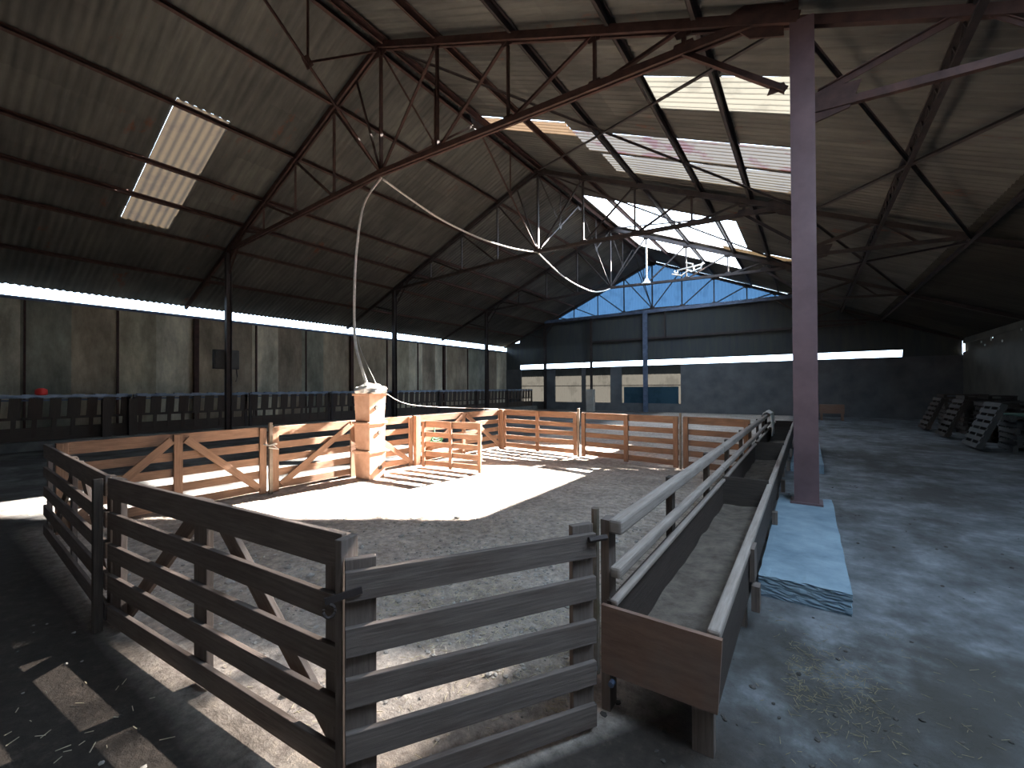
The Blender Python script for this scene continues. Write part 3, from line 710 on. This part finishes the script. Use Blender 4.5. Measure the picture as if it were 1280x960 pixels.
# ------------------------------------------------------------------ feed trough with rails
TY0, TY1 = 2.05, 15.3
XI, XO = -.83, -.35
t = thing('feed_trough', 'long wooden feed trough with rails along the right side of the pen', 'feed trough', (0, 0, 0))
ends = [TY0, 5.5, 9.25, 12.7, TY1]
for a, b_ in zip(ends, ends[1:]):
    q = MB(); q.bar((XI, a+.01, .40), (XI, b_-.01, .40), .028, .34); q.build('inner_side_board', WOOD_TROUGH, t)
    q = MB(); q.bar((XO, a+.01, .38), (XO, b_-.01, .38), .028, .30); q.build('outer_side_board', WOOD_TROUGH, t)
    q = MB(); q.bar(((XI+XO)/2, a+.01, .225), ((XI+XO)/2, b_-.01, .225), XO-XI, .025); q.build('bottom_board', WOOD_DARK, t)
    q = MB(); q.bar((XI+.02, a+.01, .565), (XI+.02, b_-.01, .565), .04, .03); q.build('inner_lip', WOOD_RAIL, t, bevel=.008)
    q = MB(); q.bar((XO, a+.01, .55), (XO, b_-.01, .55), .055, .05); q.build('outer_lip', WOOD_RAIL, t, bevel=.012)
q = MB(); q.poly([(XI-.03, TY0-.015, .225), (XO+.02, TY0-.015, .235), (XO+.04, TY0-.015, .56), (XI-.03, TY0-.015, .56)], (0, 1, 0), .025)
i0 = q.build('end_board', PLY, t)
uvd = i0.data.uv_layers[0].data
for p in i0.data.polygons:
    for li in p.loop_indices:
        c = i0.data.vertices[i0.data.loops[li].vertex_index].co; uvd[li].uv = (c.x*1.3, c.z*.35)
for y in ends[1:]:
    q = MB(); q.bar(((XI+XO)/2-.23, y, .42), ((XI+XO)/2+.23, y, .42), .024, .37); q.build('divider', WOOD_DARK, t)
def trail(z, s, nm):
    for a, b_ in ((TY0-.02, 5.2), (5.22, 9.0), (9.02, 12.6)):
        q = MB(); q.bar((-.79, a, z), (-.79, b_, z), s, s*1.05); q.build(nm, WOOD_RAIL, t, bevel=.014)
trail(.955, .07, 'top_rail'); trail(.73, .055, 'middle_rail')
for y in (2.12, 3.35, 4.75, 6.1, 7.5, 8.8, 10.2, 11.5, 12.5):
    q = MB(); q.bar((-.86, y, 0), (-.86, y, .97), .045, .09, (0, 1, 0)); q.build('rail_post', WOOD_DARK if y > 3 else WOOD_GREY, t)
for y in (2.1, 3.35, 5.4, 7.3, 9.2, 11, 12.7, 15.1):
    q = MB(); q.bar((-.40, y, 0), (-.40, y, .36), .09, .055, (0, 1, 0)); q.build('leg', WOOD_GREY, t)
    if y > 3 and y < 15: q = MB(); q.bar((-.30, y, .13), (-.30, y, .30), .05, .09, (0, 1, 0)); q.build('leg_block', WOOD_GREY, t)
q = MB(); q.bar((-.315, 3.35, .34), (-.315, 3.35, .56), .03, .16, (0, 1, 0)); q.build('joint_plate', WOOD_GREY, t)
q = MB(); q.tube([(-.872, 1.985, .24), (-.872, 1.985, 1.05)], .02, 8); tag(q.build('picket', PICKET), 'upright steel tube holding the near gate to the trough', 'post')
q = MB(); q.tube([(-.93, 1.975, .27), (-.90, 1.975, .27), (-.86, 1.975, .27)], .014, 8); q.tube([(-.8, 2.02, .20), (-.8, 1.99, .20)], .014, 10); tag(q.build('gate_pin', BLUESTEEL), 'steel pin at the foot of the upright tube beside the trough board', 'pin')
# feed remains in the trough
q = MB(); n = 160
for i in range(n):
    y0 = TY0+.05+(TY1-TY0-.1)*i/n; y1_ = TY0+.05+(TY1-TY0-.1)*(i+1)/n
    for j in range(6):
        xa = XI+.02+(XO-XI-.04)*j/6; xb = XI+.02+(XO-XI-.04)*(j+1)/6
        def hz(x, y): return .25+.035*(mn.noise(Vector((x*4, y*3, 0)))+.6)+.05*max(0, (x-XI)/(XO-XI)-.3)
        q.quad([(xa, y0, hz(xa, y0)), (xb, y0, hz(xb, y0)), (xb, y1_, hz(xb, y1_)), (xa, y1_, hz(xa, y1_))])
tag(q.build('feed_remains', HAY, smooth=True), 'brown leftover hay and dust lying in the trough', 'hay', kind='stuff')
# pale sack over the far rail end
bm = bmesh.new(); bmesh.ops.create_grid(bm, x_segments=20, y_segments=24, size=1)
for v in bm.verts:
    x, y = v.co.x, v.co.y; a = y*1.9
    xx = -.79+.09*math.sin(max(-1.57, min(1.57, a)))+(.02*mn.noise(Vector((x*3, y*3, 1))))
    zz = 1.02-.0*abs(y) if abs(a) < 1.57 else 1.02-(abs(a)-1.57)*1.0
    zz = 1.04-.06*abs(math.sin(max(-1.57, min(1.57, a))))-(max(0, abs(a)-1.0))*.55
    v.co = Vector((xx, 12.05+x*.42, zz+.02*mn.noise(Vector((x*2, y*4, 5)))))
me = bpy.data.meshes.new('feed_sack'); bm.to_mesh(me); bm.free(); me.materials.append(FLEECE)
for p in me.polygons: p.use_smooth = True
o = bpy.data.objects.new('feed_sack', me); C.objects.link(o); sm = o.modifiers.new('thickness', 'SOLIDIFY'); sm.thickness = .02
tag(o, 'pale sack draped over the far end of the trough rail', 'sack')

# ------------------------------------------------------------------ right aisle: piled pallets, crate
def pallet(x, y, z, rz, tilt, label, m_=WOOD_DARK):
    t = thing('pallet', label, 'pallet', (x, y, z), rz, 'dark pallets piled along the right wall'); t.rotation_euler = (tilt, 0, rz)
    for k in range(7):
        q = MB(); q.box(0, -.55+k*.183, .13, 1.2, .11, .022); q.build('deck_board', m_, t)
    for k in (-.54, 0, .54):
        q = MB(); q.box(k, 0, .065, .09, 1.2, .1); q.build('bearer', m_, t)
    for k in (-.5, 0, .5):
        q = MB(); q.box(0, k, .011, 1.2, .1, .022); q.build('bottom_board', m_, t)
    return t
STK = [(4.75, 16.2, 6, 'first'), (4.8, 18.4, 8, 'second'), (4.9, 20.9, 9, 'third'), (4.9, 23.4, 9, 'fourth')]
GREYP = wood('grey_pallet_board', (.05, .05, .05), (.11, .11, .105))
rr = random.Random(9)
for (x, y, n, nm) in STK:
    for k in range(n):
        where = 'topmost' if k == n-1 else ('bottom' if k == 0 else '%s up' % ORD[k])
        pallet(x+rr.uniform(-.03, .03), y+rr.uniform(-.05, .05), k*.146, rr.uniform(-.07, .07), 0, '%s pallet of the %s stack along the right wall' % (where, nm), GREYP if nm == 'first' else WOOD_DARK)
for i, (x, y) in enumerate([(4.05, 15.9), (4.05, 18.9), (4.1, 21.5)]):
    t = pallet(x, y, .02, math.pi/2+rr.uniform(-.05, .05), 0, 'pallet leaning against the %s stack on its aisle side' % ['first', 'second', 'third'][i], GREYP if i == 0 else WOOD_DARK)
    t.rotation_euler = (math.radians(-68), 0, math.pi/2); t.location = (3.78, y, .60)
    t['group'] = 'leaning pallets'
q = MB(); q.poly([(4.2, 15.65, .90), (5.25, 15.65, .90), (5.25, 16.8, .90), (4.2, 16.8, .90)], (0, 0, 1), .03)
tag(q.build('green_sheet', simple('faded_green_sheet', (.10, .2, .16), (.2, .33, .27), 4)), 'faded green sheet lying on the nearest pallet stack', 'sheet')
t = thing('wooden_crate', 'small brown wooden crate on legs at the far end of the right aisle', 'crate', (.95, 25.6, 0))
q = MB(); q.box(0, 0, .55, .95, .6, .42); q.build('box_body', PLY, t)
for sx in (-.4, .4):
    for sy in (-.24, .24):
        q = MB(); q.box(sx, sy, .17, .09, .09, .34); q.build('leg', PLY, t)
tpost(-12.1, 26.9, 1.5, .5, .35, simple('pale_stub_concrete', (.3, .29, .26), (.42, .41, .37), 3), 'pale squat concrete stub before the far windows', 'concrete_stub')

# ------------------------------------------------------------------ litter
def litter(name, boxes, n, ln_, th, m_, label, cat, seed, dens=None, flat=True):
    r = random.Random(seed); q = MB()
    for k in range(n):
        x0, x1, y0, y1 = boxes[r.randrange(len(boxes))]
        x, y = r.uniform(x0, x1), r.uniform(y0, y1); a = r.uniform(0, 6.28); l = r.uniform(*ln_)/2
        z = th/2+r.uniform(0, .012); dz = r.uniform(-.01, .012)
        q.bar((x-l*math.cos(a), y-l*math.sin(a), z), (x+l*math.cos(a), y+l*math.sin(a), z+abs(dz)), th, th*.7)
    return tag(q.build(name, m_), label, cat, kind='stuff')
litter('straw_litter', [(-6.7, -1.1, 1.2, 9), (-4.5, -1.1, 1.1, 5), (-2.8, -1.0, 1.9, 3), (-6.9, -1.0, 2, 8.8)], 5200, (.01, .05), .003, STRAW, 'loose straw scattered over the pen floor', 'straw', 11)
litter('straw_litter', [(-1.4, -.5, .5, 1.2), (-3.4, -1.2, .3, .8)], 90, (.02, .07), .003, STRAW, 'few straws on the dark earth outside the near corner', 'straw', 14)
litter('straw_litter', [(-.12, .3, 2.7, 3.3), (-.1, .35, 2.5, 3.1), (-.25, .9, 1.6, 3.8)], 520, (.012, .055), .0018, STRAWD, 'tuft of loose straw on the concrete before the plinth', 'straw', 12)
def stones(name, boxes, n, rs, m_, label, seed):
    r = random.Random(seed); V = []; Fc = []
    bm = bmesh.new(); bmesh.ops.create_icosphere(bm, subdivisions=1, radius=1)
    vs = [v.co.copy() for v in bm.verts]; fs = [tuple(v.index for v in f.verts) for f in bm.faces]; bm.free()
    for k in range(n):
        x0, x1, y0, y1 = boxes[r.randrange(len(boxes))]; x, y = r.uniform(x0, x1), r.uniform(y0, y1)
        s = r.uniform(*rs); a = r.uniform(0, 6.28); o_ = len(V); e = r.uniform(.6, 1.3)
        for v in vs:
            j = 1+.2*r.uniform(-1, 1); px, py = v.x*s*j*e, v.y*s*j
            V.append((x+px*math.cos(a)-py*math.sin(a), y+px*math.sin(a)+py*math.cos(a), s*.25+v.z*s*.5*j))
        Fc += [tuple(i+o_ for i in f) for f in fs]
    me = bpy.data.meshes.new(name); me.from_pydata(V, [], Fc); me.materials.append(m_)
    ob = bpy.data.objects.new(name, me); C.objects.link(ob); return tag(ob, label, 'gravel', kind='stuff')
stones('gravel', [(-6.7, -1.1, 1.2, 9), (-5, -1.1, 1.2, 5), (-3.2, -1.0, 1.9, 3.6)], 2200, (.005, .018), STONE, 'small pale stones strewn in the dirt of the pen', 21)
stones('gravel', [(-4.5, -1.3, 1.2, 4.5)], 34, (.025, .05), STONE, 'larger pale stones lying in the near half of the pen', 22)
stones('gravel', [(-1.2, -.4, .6, 1.2), (-4.5, -1.5, .0, .75)], 60, (.006, .018), STONE, 'few pale stones on the dark earth outside the near corner', 24)
stones('gravel', [(-.3, 3.5, 1.0, 9), (-1, 1.5, .6, 3)], 260, (.006, .018), simple('dark_crumb', (.04, .035, .03), (.1, .09, .08), 4), 'dark crumbs of dirt on the right hand concrete', 23)
